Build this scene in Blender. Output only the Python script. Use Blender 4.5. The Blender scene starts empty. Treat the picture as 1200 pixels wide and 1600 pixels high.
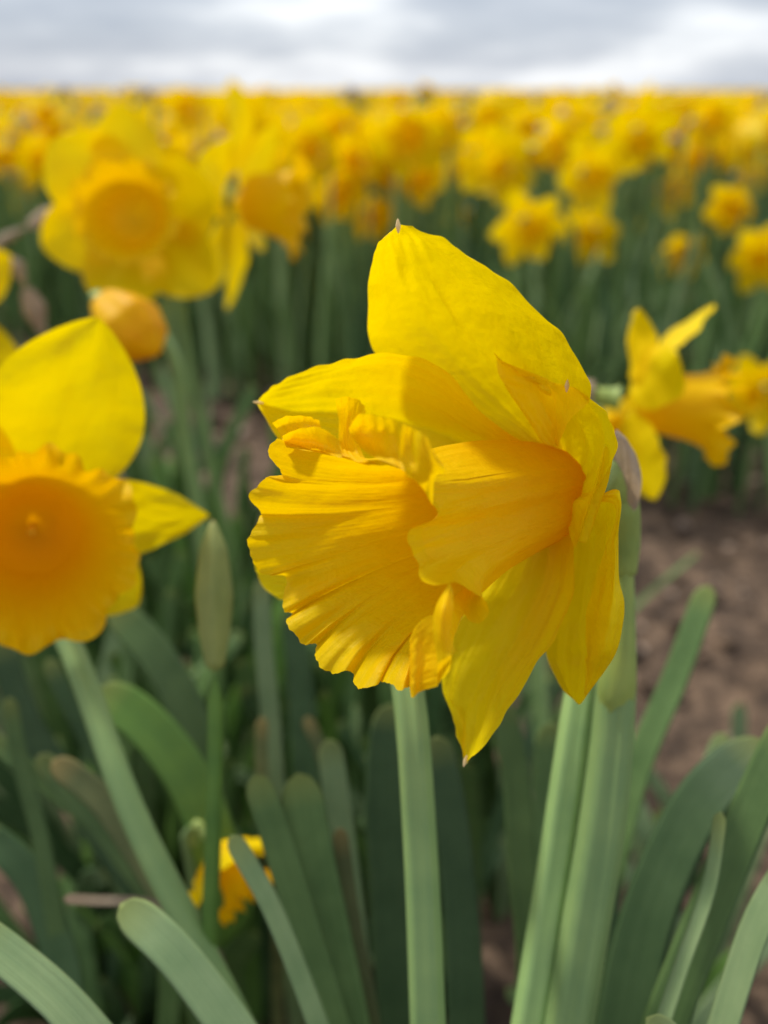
import bpy, math, random
import numpy as np
from mathutils import Vector, Matrix

random.seed(7); rng = np.random.default_rng(7)
S = bpy.context.scene
COL = S.collection

# ------------------------------------------------------------------ camera
CAM_H = 0.5
FPX = 1400.0
PITCH = math.atan(660 / FPX)
cam = bpy.data.cameras.new('camera'); co = bpy.data.objects.new('camera', cam); COL.objects.link(co)
co.location = (0, 0, CAM_H); co.rotation_euler = (math.pi / 2 - PITCH, 0, 0)
cam.sensor_fit = 'VERTICAL'; cam.sensor_height = 36; cam.sensor_width = 27
cam.lens = FPX / 1600 * 36
cam.clip_start = 0.01; cam.clip_end = 3000
cam.dof.use_dof = True; cam.dof.focus_distance = 0.152; cam.dof.aperture_fstop = 9
S.camera = co
S.render.resolution_x = 768; S.render.resolution_y = 1024
CX = np.array([1., 0, 0]); CF = np.array([0, math.cos(PITCH), -math.sin(PITCH)]); CU = np.array([0, math.sin(PITCH), math.cos(PITCH)])
C0 = np.array([0, 0, CAM_H])
def at(px, py, d):
    return C0 + CF * d + CX * ((px - 600) / FPX * d) + CU * ((800 - py) / FPX * d)
def camdir(r, u, t):       # right, up, towards the camera
    v = CX * r + CU * u - CF * t
    return v / np.linalg.norm(v)

# ------------------------------------------------------------------ light
SUN_TO = Vector((-0.42, 0.42, 0.80)).normalized()
el = math.asin(SUN_TO.z); az = math.atan2(SUN_TO.x, SUN_TO.y)
w = bpy.data.worlds.new('World'); S.world = w; w.use_nodes = True
nt = w.node_tree; nt.nodes.clear()
def nd(t, ty, **k):
    n = t.nodes.new(ty)
    for a, b in k.items(): setattr(n, a, b)
    return n
out = nd(nt, 'ShaderNodeOutputWorld'); bg = nd(nt, 'ShaderNodeBackground')
sky = nd(nt, 'ShaderNodeTexSky', sky_type='NISHITA'); sky.sun_disc = False
sky.sun_elevation = el; sky.sun_rotation = az
tc = nd(nt, 'ShaderNodeTexCoord'); mp = nd(nt, 'ShaderNodeMapping'); mp.inputs['Scale'].default_value = (1.3, 1.3, 6.5)
mp.inputs['Location'].default_value = (3.1, 0.4, 0.28)
nz = nd(nt, 'ShaderNodeTexNoise'); nz.inputs['Scale'].default_value = 3.2; nz.inputs['Detail'].default_value = 5; nz.inputs['Roughness'].default_value = .55
cr = nd(nt, 'ShaderNodeValToRGB')
cr.color_ramp.elements[0].position = .34; cr.color_ramp.elements[0].color = (3.1, 3.5, 4.3, 1)
cr.color_ramp.elements[1].position = .63; cr.color_ramp.elements[1].color = (7.6, 7.8, 8.1, 1)
e = cr.color_ramp.elements.new(.5); e.color = (4.5, 4.85, 5.5, 1)
mx = nd(nt, 'ShaderNodeMix', data_type='RGBA'); mx.inputs[0].default_value = .88
nt.links.new(tc.outputs['Generated'], mp.inputs[0]); nt.links.new(mp.outputs[0], nz.inputs['Vector'])
nt.links.new(nz.outputs[0], cr.inputs[0]); nt.links.new(sky.outputs[0], mx.inputs[6]); nt.links.new(cr.outputs[0], mx.inputs[7])
nt.links.new(mx.outputs[2], bg.inputs[0]); bg.inputs[1].default_value = 0.1
nt.links.new(bg.outputs[0], out.inputs[0])
sl = bpy.data.lights.new('sun', 'SUN'); sl.energy = 2.6; sl.angle = math.radians(5.0); sl.color = (1, .96, .88)
so = bpy.data.objects.new('sun', sl); COL.objects.link(so)
so.rotation_euler = SUN_TO.to_track_quat('Z', 'Y').to_euler()
S.view_settings.view_transform = 'Standard'; S.view_settings.look = 'None'; S.view_settings.gamma = 1
S.view_settings.exposure = 0.5
S.render.engine = 'CYCLES'
S.cycles.max_bounces = 8; S.cycles.transparent_max_bounces = 8; S.cycles.transmission_bounces = 6; S.cycles.diffuse_bounces = 5

# ------------------------------------------------------------------ materials
def mat_new(name):
    m = bpy.data.materials.new(name); m.use_nodes = True; m.node_tree.nodes.clear(); return m, m.node_tree
def ramp(t, stops):
    r = nd(t, 'ShaderNodeValToRGB')
    r.color_ramp.elements[0].position = stops[0][0]; r.color_ramp.elements[0].color = (*stops[0][1], 1)
    r.color_ramp.elements[1].position = stops[-1][0]; r.color_ramp.elements[1].color = (*stops[-1][1], 1)
    for p, c in stops[1:-1]:
        e = r.color_ramp.elements.new(p); e.color = (*c, 1)
    return r
def petal_mat(name, c1, c2, ctr, tr=.42, vein=(70, 5), bump=.35, wrinkle=.6, rough=.5, fine=True, length=.05, base=None, crink=1.0):
    m, t = mat_new(name)
    o = nd(t, 'ShaderNodeOutputMaterial'); p = nd(t, 'ShaderNodeBsdfPrincipled'); tl = nd(t, 'ShaderNodeBsdfTranslucent')
    mix = nd(t, 'ShaderNodeMixShader'); mix.inputs[0].default_value = tr
    uv = nd(t, 'ShaderNodeUVMap'); mp = nd(t, 'ShaderNodeMapping'); mp.inputs['Scale'].default_value = (vein[0], vein[1], 1)
    n1 = nd(t, 'ShaderNodeTexNoise'); n1.inputs['Scale'].default_value = 1; n1.inputs['Detail'].default_value = 3
    t.links.new(uv.outputs[0], mp.inputs[0]); t.links.new(mp.outputs[0], n1.inputs['Vector'])
    oc = nd(t, 'ShaderNodeTexCoord')
    n2 = nd(t, 'ShaderNodeTexNoise'); n2.inputs['Scale'].default_value = 60; n2.inputs['Detail'].default_value = 4
    t.links.new(oc.outputs['Object'], n2.inputs['Vector'])
    ad = nd(t, 'ShaderNodeMath', operation='ADD'); t.links.new(n1.outputs[0], ad.inputs[0]); t.links.new(n2.outputs[0], ad.inputs[1])
    hf = nd(t, 'ShaderNodeMath', operation='MULTIPLY'); hf.inputs[1].default_value = .5; t.links.new(ad.outputs[0], hf.inputs[0])
    cr = ramp(t, [(.38, c2), (.62, c1)]); t.links.new(hf.outputs[0], cr.inputs[0])
    col = cr.outputs[0]
    if base:                                   # the petal's base tints to the corona's colour / green; the left trumpet's throat to painted shade
        sx = nd(t, 'ShaderNodeSeparateXYZ'); t.links.new(uv.outputs[0], sx.inputs[0])
        mr = nd(t, 'ShaderNodeMapRange'); mr.inputs['From Min'].default_value = base[1]; mr.inputs['From Max'].default_value = base[2]
        mr.inputs['To Min'].default_value = 1; mr.inputs['To Max'].default_value = 0; t.links.new(sx.outputs[1], mr.inputs[0])
        mm = nd(t, 'ShaderNodeMix', data_type='RGBA'); t.links.new(mr.outputs[0], mm.inputs[0]); t.links.new(col, mm.inputs[6]); mm.inputs[7].default_value = (*base[0], 1)
        col = mm.outputs[2]
    t.links.new(col, p.inputs['Base Color']); p.inputs['Roughness'].default_value = rough
    p.inputs['Specular IOR Level'].default_value = .16
    mc = nd(t, 'ShaderNodeMix', data_type='RGBA', blend_type='MULTIPLY'); mc.inputs[0].default_value = 1
    t.links.new(col, mc.inputs[6]); mc.inputs[7].default_value = (*ctr, 1); t.links.new(mc.outputs[2], tl.inputs[0])
    if fine:
        b1 = nd(t, 'ShaderNodeBump'); b1.inputs['Strength'].default_value = bump; b1.inputs['Distance'].default_value = .0006
        t.links.new(n1.outputs[0], b1.inputs['Height'])
        # fine cross crinkles: a stretched noise, the way crepe-like tissue puckers
        mp2 = nd(t, 'ShaderNodeMapping'); mp2.inputs['Scale'].default_value = (vein[0] * .35, vein[1] * 14, 1); t.links.new(uv.outputs[0], mp2.inputs[0])
        n3 = nd(t, 'ShaderNodeTexNoise'); n3.inputs['Scale'].default_value = 1; n3.inputs['Detail'].default_value = 4; n3.inputs['Roughness'].default_value = .6
        n3.inputs['Distortion'].default_value = 1.2; t.links.new(mp2.outputs[0], n3.inputs['Vector'])
        # crinkles come in patches
        n5 = nd(t, 'ShaderNodeTexNoise'); n5.inputs['Scale'].default_value = 55; t.links.new(oc.outputs['Object'], n5.inputs['Vector'])
        r5 = nd(t, 'ShaderNodeMapRange'); r5.inputs['From Min'].default_value = .42; r5.inputs['From Max'].default_value = .66; t.links.new(n5.outputs[0], r5.inputs[0])
        ml = nd(t, 'ShaderNodeMath', operation='MULTIPLY'); t.links.new(n3.outputs[0], ml.inputs[0]); t.links.new(r5.outputs[0], ml.inputs[1])
        b3 = nd(t, 'ShaderNodeBump'); b3.inputs['Strength'].default_value = .55 * crink; b3.inputs['Distance'].default_value = .0009
        t.links.new(ml.outputs[0], b3.inputs['Height']); t.links.new(b1.outputs[0], b3.inputs['Normal'])
        n4 = nd(t, 'ShaderNodeTexNoise'); n4.inputs['Scale'].default_value = 260; n4.inputs['Detail'].default_value = 3; t.links.new(oc.outputs['Object'], n4.inputs['Vector'])
        b2 = nd(t, 'ShaderNodeBump'); b2.inputs['Strength'].default_value = wrinkle; b2.inputs['Distance'].default_value = .0016
        t.links.new(n4.outputs[0], b2.inputs['Height']); t.links.new(b3.outputs[0], b2.inputs['Normal'])
        t.links.new(b2.outputs[0], p.inputs['Normal']); t.links.new(b2.outputs[0], tl.inputs['Normal'])
    t.links.new(p.outputs[0], mix.inputs[1]); t.links.new(tl.outputs[0], mix.inputs[2]); t.links.new(mix.outputs[0], o.inputs[0])
    return m
ORB = (.88, .44, .0)
M = {}
M['petal'] = petal_mat('petal_yellow', (.98, .78, .0), (.97, .75, .0), (1.0, .98, .0), tr=.45, vein=(22, 2.0), base=((.95, .62, .0), .0, .14), wrinkle=.45, crink=.5)
M['corona'] = petal_mat('corona_gold', (.98, .71, .0), (.97, .66, .0), (1.0, .96, .0), tr=.5, vein=(90, 4), bump=.4, wrinkle=.35, base=((.95, .50, .0), .0, .8), crink=.6)
M['petal_far'] = petal_mat('petal_yellow_plain', (.98, .755, .0), (.95, .67, .0), (1.0, .96, .0), tr=.40, vein=(25, 2), fine=False)
M['corona_far'] = petal_mat('corona_gold_plain', (.98, .66, .0), (.94, .57, .0), (1.0, .95, .0), tr=.42, vein=(60, 4), fine=False)
M['bud_yellow'] = petal_mat('bud_gold', (.95, .60, .0), (.86, .42, .0), (1.0, .9, .1), tr=.3, vein=(14, 1.5), fine=False)
M['corona_field'] = petal_mat('corona_field', (.98, .73, .0), (.96, .65, .0), (1.0, .97, .0), tr=.45, vein=(60, 4), fine=False)
M['corona_shaded'] = petal_mat('corona_shaded', (.98, .64, .0), (.95, .58, .0), (1.0, .93, .0), tr=.42, vein=(90, 4), bump=.4, wrinkle=.3, base=((.93, .46, .0), .1, .95), crink=.5)  # trumpet gold deepened towards the throat: its shade is painted into the colour
M['pistil'] = petal_mat('pistil_yellow', (.85, .60, .05), (.8, .5, .02), (1, .9, .3), tr=.1, fine=False)
M['paper'] = petal_mat('spathe_paper', (.66, .53, .39), (.42, .30, .20), (.95, .85, .65), tr=.3, vein=(40, 3), bump=.6)
M['tip'] = petal_mat('tip_pale', (.95, .88, .66), (.9, .75, .4), (1, .9, .6), tr=.45, fine=False)

def leaf_mat(name, ca, cb, tipc=(.30, .34, .08), tr=.18, streak=34, rough=.55):
    m, t = mat_new(name)
    o = nd(t, 'ShaderNodeOutputMaterial'); p = nd(t, 'ShaderNodeBsdfPrincipled')
    uv = nd(t, 'ShaderNodeUVMap'); mp = nd(t, 'ShaderNodeMapping'); mp.inputs['Scale'].default_value = (streak, 3, 1)
    oi = nd(t, 'ShaderNodeObjectInfo')
    n1 = nd(t, 'ShaderNodeTexNoise'); n1.inputs['Scale'].default_value = 1; n1.inputs['Detail'].default_value = 4
    n1.noise_dimensions = '4D'
    t.links.new(oi.outputs['Random'], n1.inputs['W'])
    t.links.new(uv.outputs[0], mp.inputs[0]); t.links.new(mp.outputs[0], n1.inputs['Vector'])
    tc = nd(t, 'ShaderNodeTexCoord'); n2 = nd(t, 'ShaderNodeTexNoise'); n2.inputs['Scale'].default_value = 90; n2.inputs['Detail'].default_value = 5
    t.links.new(tc.outputs['Object'], n2.inputs['Vector'])
    a = nd(t, 'ShaderNodeMath', operation='ADD'); t.links.new(n1.outputs[0], a.inputs[0]); t.links.new(n2.outputs[0], a.inputs[1])
    h = nd(t, 'ShaderNodeMath', operation='MULTIPLY'); h.inputs[1].default_value = .5; t.links.new(a.outputs[0], h.inputs[0])
    cr = ramp(t, [(.36, cb), (.64, ca)]); t.links.new(h.outputs[0], cr.inputs[0])
    sx = nd(t, 'ShaderNodeSeparateXYZ'); t.links.new(uv.outputs[0], sx.inputs[0])
    mr = nd(t, 'ShaderNodeMapRange'); mr.inputs['From Min'].default_value = .972; mr.inputs['From Max'].default_value = 1.01; t.links.new(sx.outputs[1], mr.inputs[0])
    mm = nd(t, 'ShaderNodeMix', data_type='RGBA'); t.links.new(mr.outputs[0], mm.inputs[0]); t.links.new(cr.outputs[0], mm.inputs[6]); mm.inputs[7].default_value = (*tipc, 1)
    hsv = nd(t, 'ShaderNodeHueSaturation'); v = nd(t, 'ShaderNodeMapRange'); v.inputs['To Min'].default_value = .8; v.inputs['To Max'].default_value = 1.25
    t.links.new(oi.outputs['Random'], v.inputs[0]); t.links.new(v.outputs[0], hsv.inputs['Value']); t.links.new(mm.outputs[2], hsv.inputs['Color'])
    t.links.new(hsv.outputs[0], p.inputs['Base Color']); p.inputs['Roughness'].default_value = rough; p.inputs['Specular IOR Level'].default_value = .45
    b = nd(t, 'ShaderNodeBump'); b.inputs['Strength'].default_value = .6; b.inputs['Distance'].default_value = .0008
    t.links.new(n1.outputs[0], b.inputs['Height']); t.links.new(b.outputs[0], p.inputs['Normal'])
    tl = nd(t, 'ShaderNodeBsdfTranslucent'); t.links.new(hsv.outputs[0], tl.inputs[0]); ms = nd(t, 'ShaderNodeMixShader'); ms.inputs[0].default_value = tr
    t.links.new(p.outputs[0], ms.inputs[1]); t.links.new(tl.outputs[0], ms.inputs[2]); t.links.new(ms.outputs[0], o.inputs[0])
    return m
M['leaf'] = leaf_mat('leaf_green', (.17, .28, .085), (.095, .18, .05))
M['leaf_pale'] = leaf_mat('leaf_glaucous', (.36, .48, .22), (.23, .35, .15))
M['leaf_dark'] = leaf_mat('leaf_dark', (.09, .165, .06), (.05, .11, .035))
M['leaf_bright'] = leaf_mat('leaf_fresh', (.17, .31, .05), (.10, .22, .04), tr=.25)
M['leaf_olive'] = leaf_mat('leaf_olive', (.20, .22, .08), (.11, .14, .05), tipc=(.42, .30, .10))
M['leaf_dry'] = leaf_mat('leaf_dry', (.42, .33, .22), (.26, .19, .12), tipc=(.3, .2, .12))
M['stem'] = leaf_mat('stem_green', (.30, .44, .15), (.21, .34, .12), tr=.05, streak=10)
M['neck'] = leaf_mat('neck_green', (.38, .46, .10), (.26, .36, .09), tr=.1, streak=8)
M['bud_green'] = leaf_mat('bud_sheath', (.46, .50, .14), (.30, .36, .10), tipc=(.80, .42, .10), tr=.25, streak=12)

# ------------------------------------------------------------------ mesh helpers
def link(name, me, mat, parent=None, smooth=True):
    o = bpy.data.objects.new(name, me); COL.objects.link(o)
    if mat is not None and not me.materials: me.materials.append(M[mat] if isinstance(mat, str) else mat)
    if parent is not None: o.parent = parent
    return o
def mesh_from(name, V, F, UV=None, mat_idx=None, smooth=True):
    V = np.asarray(V, dtype=np.float32); F = np.asarray(F, dtype=np.int32)
    me = bpy.data.meshes.new(name); nf, k = F.shape
    me.vertices.add(len(V)); me.vertices.foreach_set('co', V.ravel())
    me.loops.add(nf * k); me.loops.foreach_set('vertex_index', F.ravel())
    me.polygons.add(nf); me.polygons.foreach_set('loop_start', np.arange(0, nf * k, k, dtype=np.int32))
    me.polygons.foreach_set('loop_total', np.full(nf, k, dtype=np.int32))
    if mat_idx is not None: me.polygons.foreach_set('material_index', np.asarray(mat_idx, dtype=np.int32))
    me.polygons.foreach_set('use_smooth', np.full(nf, smooth, dtype=bool))
    me.update(calc_edges=True)
    if UV is not None:
        uvl = me.uv_layers.new(name='UVMap'); uvl.data.foreach_set('uv', np.asarray(UV, dtype=np.float32)[F.ravel()].ravel())
    me.validate(); return me
def grid_faces(n, m, wrap=False):
    i = np.arange(n - 1)[:, None]; j = np.arange(m if wrap else m - 1)[None, :]
    a = i * m + j; b = i * m + (j + 1) % m; c = (i + 1) * m + (j + 1) % m; d = (i + 1) * m + j
    return np.stack([a, b, c, d], -1).reshape(-1, 4)
def grid_data(P, wrap=False):          # P: n (along) x m (across) x 3; uv = (across, along)
    n, m, _ = P.shape
    v, u = np.meshgrid(np.linspace(0, 1, n), np.linspace(0, 1, m), indexing='ij')
    return P.reshape(-1, 3), grid_faces(n, m, wrap), np.stack([u, v], -1).reshape(-1, 2)
def join_data(L):
    V, F, U, o = [], [], [], 0
    for v, f, u in L: V.append(v); F.append(f + o); U.append(u); o += len(v)
    return np.concatenate(V), np.concatenate(F), np.concatenate(U)
def crom(P, n):                        # Catmull-Rom along axis 0
    P = np.asarray(P, float); k = len(P)
    Q = np.concatenate([2 * P[:1] - P[1:2], P, 2 * P[-1:] - P[-2:-1]])
    t = np.linspace(0, k - 1, n); i = np.minimum(t.astype(int), k - 2); f = (t - i).reshape((-1,) + (1,) * (P.ndim - 1))
    a, b, c, d = Q[i], Q[i + 1], Q[i + 2], Q[i + 3]
    return .5 * ((2 * b) + (-a + c) * f + (2 * a - 5 * b + 4 * c - d) * f ** 2 + (-a + 3 * b - 3 * c + d) * f ** 3)
def cpath(P, n):                       # smooth path through points, evenly spaced; returns samples and the knots' parameters
    P = np.asarray(P, float); c = np.concatenate([[0], np.cumsum(np.linalg.norm(np.diff(P, axis=0), axis=1) + 1e-9)])
    h = np.diff(c)[:, None]; s_ = np.diff(P, axis=0) / h; m = np.empty_like(P); m[0] = s_[0]; m[-1] = s_[-1]
    m[1:-1] = (s_[:-1] * h[1:] + s_[1:] * h[:-1]) / (h[1:] + h[:-1])
    t = np.linspace(0, c[-1], n); i = np.clip(np.searchsorted(c, t, 'right') - 1, 0, len(P) - 2); hh = np.diff(c)[i]; f = ((t - c[i]) / hh)[:, None]; hh = hh[:, None]
    return (2*f**3-3*f**2+1)*P[i] + (f**3-2*f**2+f)*hh*m[i] + (-2*f**3+3*f**2)*P[i+1] + (f**3-f**2)*hh*m[i+1], c / c[-1]
def nrm(v): return v / (np.linalg.norm(v, axis=-1, keepdims=True) + 1e-12)
def tag(o, label=None, cat=None, group=None, kind=None):
    for k, v in (('label', label), ('category', cat), ('group', group), ('kind', kind)):
        if v: o[k] = v
    return o
def thing(name, loc, label, cat, group=None):
    o = bpy.data.objects.new(name, None); COL.objects.link(o); o.location = loc; o.empty_display_size = .01
    return tag(o, label, cat, group)
def lown(x, y, seed, amp=1.0):         # smooth pseudo-noise, sum of sines
    r = np.random.default_rng(seed); s = 0
    for k in range(6):
        fx, fy = r.uniform(-1, 1, 2) * (k + 1); s = s + np.sin(fx * x + fy * y + r.uniform(0, 6.28)) / (k + 1)
    return amp * s * .5

def tube_data(pts, rad, seg=12, n=24, ridge=0., flat=1.0, side=None, cap=True):
    C, kn = cpath(pts, n); R = np.interp(np.linspace(0, 1, n), kn if len(kn) == len(rad) else np.linspace(0, 1, len(rad)), rad)
    T = nrm(np.gradient(C, axis=0)); s0 = np.array(side if side is not None else CX)
    A = nrm(s0 - T * (T @ s0)[:, None]); B = np.cross(T, A)
    th = np.linspace(0, 2 * np.pi, seg, endpoint=False)
    rr = 1 + ridge * np.cos(2 * th) + ridge * .6 * np.cos(5 * th + 1)
    P = C[:, None] + (A[:, None] * (np.cos(th) * rr)[None, :, None] + B[:, None] * (np.sin(th) * rr * flat)[None, :, None]) * R[:, None, None]
    if cap: P[0] = P[0].mean(0) + (P[0] - P[0].mean(0)) * .02; P[-1] = P[-1].mean(0) + (P[-1] - P[-1].mean(0)) * .02
    return grid_data(P, wrap=True)
def build(name, data, mat, parent, origin=None):
    V, F, U = data
    if origin is not None: V = V - np.asarray(origin)
    return link(name, mesh_from(name, V, F, U), mat, parent)

def blade_data(pts, widths, nvec, n=30, chan=.12, thick=.09, twist=0.0, seg=5):
    """flat strap leaf: path from base to tip, closed lens section with a shallow channel and a blunt round tip"""
    C, _k = cpath(pts, 600); tt = 1 - (1 - np.linspace(0, 1, n)) ** 1.9; C = C[np.round(tt * 599).astype(int)]; W = np.interp(tt, np.linspace(0, 1, len(widths)), widths) * .5
    L = np.concatenate([[0], np.cumsum(np.linalg.norm(np.diff(C, axis=0), axis=1))]); rem = (L[-1] - L); tipl = W.max() * 1.3
    W = W * np.sqrt(np.clip(1 - np.clip(1 - rem / tipl, 0, 1) ** 2, 0.003, 1))
    T = nrm(np.gradient(C, axis=0)); N = np.asarray(nvec, float); N = nrm(N - T * (T @ N)[:, None]); A = np.cross(T, N)
    if n > 30: T = nrm(T)
    tw = twist * tt; A2 = A * np.cos(tw)[:, None] + N * np.sin(tw)[:, None]; N2 = np.cross(A2, T)
    u = np.linspace(-1, 1, seg * 2 + 1); rows = []
    th = thick * np.maximum(W, W.max() * .5)
    mid = chan * (u ** 2 - .3)
    top = C[:, None] + A2[:, None] * (W[:, None] * u)[..., None] + N2[:, None] * (W[:, None] * mid + th[:, None] * np.sqrt(np.clip(1 - u ** 2, 0, 1)))[..., None]
    bot = C[:, None] + A2[:, None] * (W[:, None] * u)[..., None] + N2[:, None] * (W[:, None] * mid - th[:, None] * np.sqrt(np.clip(1 - u ** 2, 0, 1)) + (.35 * th[:, None] * np.exp(-(u / .18) ** 2)))[..., None]
    P = np.concatenate([top, bot[:, -2:0:-1]], axis=1)
    uu = np.concatenate([(u + 1) / 2, ((u + 1) / 2)[-2:0:-1]])
    V, F, UV = grid_data(P, wrap=True); UV = np.stack([np.tile(uu, n), np.repeat(L / L[-1], len(uu))], -1)
    return V, F, UV

# ------------------------------------------------------------------ ground
def ground():
    def ax(lo, hi, fine, nf, far, nfar):
        a = np.linspace(lo, hi, nf); g = np.geomspace(fine, far, nfar)
        return np.concatenate([lo - g[::-1], a, hi + g])
    X = ax(-1.6, 1.6, .05, 220, 1500, 26); Y = ax(-.4, 3.2, .05, 240, 1500, 26)
    x, y = np.meshgrid(X, Y, indexing='xy')
    near = np.clip(1 - np.maximum(np.abs(x) - 1.4, 0) / 2, 0, 1) * np.clip(1 - np.maximum(np.abs(y - 1.4) - 1.6, 0) / 2, 0, 1)
    z = (lown(x * 22, y * 22, 3) * .006 + lown(x * 60, y * 60, 4) * .005 + lown(x * 110, y * 110, 9) * .003) * near - .006
    z += rng.normal(0, .0022, z.shape) * near
    P = np.stack([x, y, z], -1); V, F, U = grid_data(P)
    m, t = mat_new('soil'); o = nd(t, 'ShaderNodeOutputMaterial'); p = nd(t, 'ShaderNodeBsdfPrincipled'); tc = nd(t, 'ShaderNodeTexCoord')
    n1 = nd(t, 'ShaderNodeTexNoise'); n1.inputs['Scale'].default_value = 35; n1.inputs['Detail'].default_value = 8; n1.inputs['Roughness'].default_value = .7
    t.links.new(tc.outputs['Object'], n1.inputs['Vector'])
    cr = ramp(t, [(.34, (.032, .018, .010)), (.5, (.085, .052, .030)), (.66, (.24, .155, .095))]); t.links.new(n1.outputs[0], cr.inputs[0])
    t.links.new(cr.outputs[0], p.inputs['Base Color']); p.inputs['Roughness'].default_value = .9
    b = nd(t, 'ShaderNodeBump'); b.inputs['Distance'].default_value = .006; b.inputs['Strength'].default_value = .8
    t.links.new(n1.outputs[0], b.inputs['Height']); t.links.new(b.outputs[0], p.inputs['Normal']); t.links.new(p.outputs[0], o.inputs[0])
    g = link('ground', mesh_from('ground', V, F, U), m); tag(g, kind='structure', label='bare brown tilled soil between the daffodil rows')
    # clods and small stones
    base = []
    ph = (1 + 5 ** .5) / 2
    ico = nrm(np.array([(-1, ph, 0), (1, ph, 0), (-1, -ph, 0), (1, -ph, 0), (0, -1, ph), (0, 1, ph), (0, -1, -ph), (0, 1, -ph), (ph, 0, -1), (ph, 0, 1), (-ph, 0, -1), (-ph, 0, 1)], float))
    fi = np.array([(0, 11, 5), (0, 5, 1), (0, 1, 7), (0, 7, 10), (0, 10, 11), (1, 5, 9), (5, 11, 4), (11, 10, 2), (10, 7, 6), (7, 1, 8), (3, 9, 4), (3, 4, 2), (3, 2, 6), (3, 6, 8), (3, 8, 9), (4, 9, 5), (2, 4, 11), (6, 2, 10), (8, 6, 7), (9, 8, 1)])
    ed = {}; V2 = list(ico); F2 = []
    def mid(a, b):
        k = (min(a, b), max(a, b))
        if k not in ed: ed[k] = len(V2); V2.append(nrm(V2[a] + V2[b]))
        return ed[k]
    for a, b_, c in fi:
        x1, x2, x3 = mid(a, b_), mid(b_, c), mid(c, a); F2 += [(a, x1, x3), (b_, x2, x1), (c, x3, x2), (x1, x2, x3)]
    V2 = np.array(V2); F2 = np.array(F2); Vs, Fs, mi = [], [], []; off = 0
    for i in range(5200):
        x = rng.uniform(-1.0, 1.2); y = rng.uniform(.15, 2.1); s = .002 * rng.pareto(2.0) + .0018; s = min(s, .018)
        v = V2 * (1 + rng.normal(0, .13, (len(V2), 1))) * np.array([1, rng.uniform(.7, 1.1), rng.uniform(.5, .8)]) * s
        a = rng.uniform(0, 6.28); v = np.stack([v[:, 0] * math.cos(a) - v[:, 1] * math.sin(a), v[:, 0] * math.sin(a) + v[:, 1] * math.cos(a), v[:, 2]], -1)
        Vs.append(v + [x, y, s * .3]); Fs.append(F2 + off); off += len(V2); mi += [int(rng.random() < .22)] * len(F2)
    me = mesh_from('soil_clods', np.concatenate(Vs), np.concatenate(Fs), mat_idx=mi, smooth=False)
    me.materials.append(m)
    m2, t = mat_new('pebble'); o = nd(t, 'ShaderNodeOutputMaterial'); p = nd(t, 'ShaderNodeBsdfPrincipled'); tc = nd(t, 'ShaderNodeTexCoord')
    n1 = nd(t, 'ShaderNodeTexNoise'); n1.inputs['Scale'].default_value = 40; t.links.new(tc.outputs['Object'], n1.inputs['Vector'])
    cr = ramp(t, [(.35, (.20, .13, .09)), (.65, (.45, .34, .25))]); t.links.new(n1.outputs[0], cr.inputs[0]); t.links.new(cr.outputs[0], p.inputs['Base Color']); p.inputs['Roughness'].default_value = .6
    t.links.new(p.outputs[0], o.inputs[0]); me.materials.append(m2)
    g = bpy.data.objects.new('soil_clods', me); COL.objects.link(g); tag(g, 'loose brown clods and small pale stones strewn over the soil', 'soil', kind='stuff')
ground()

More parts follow.
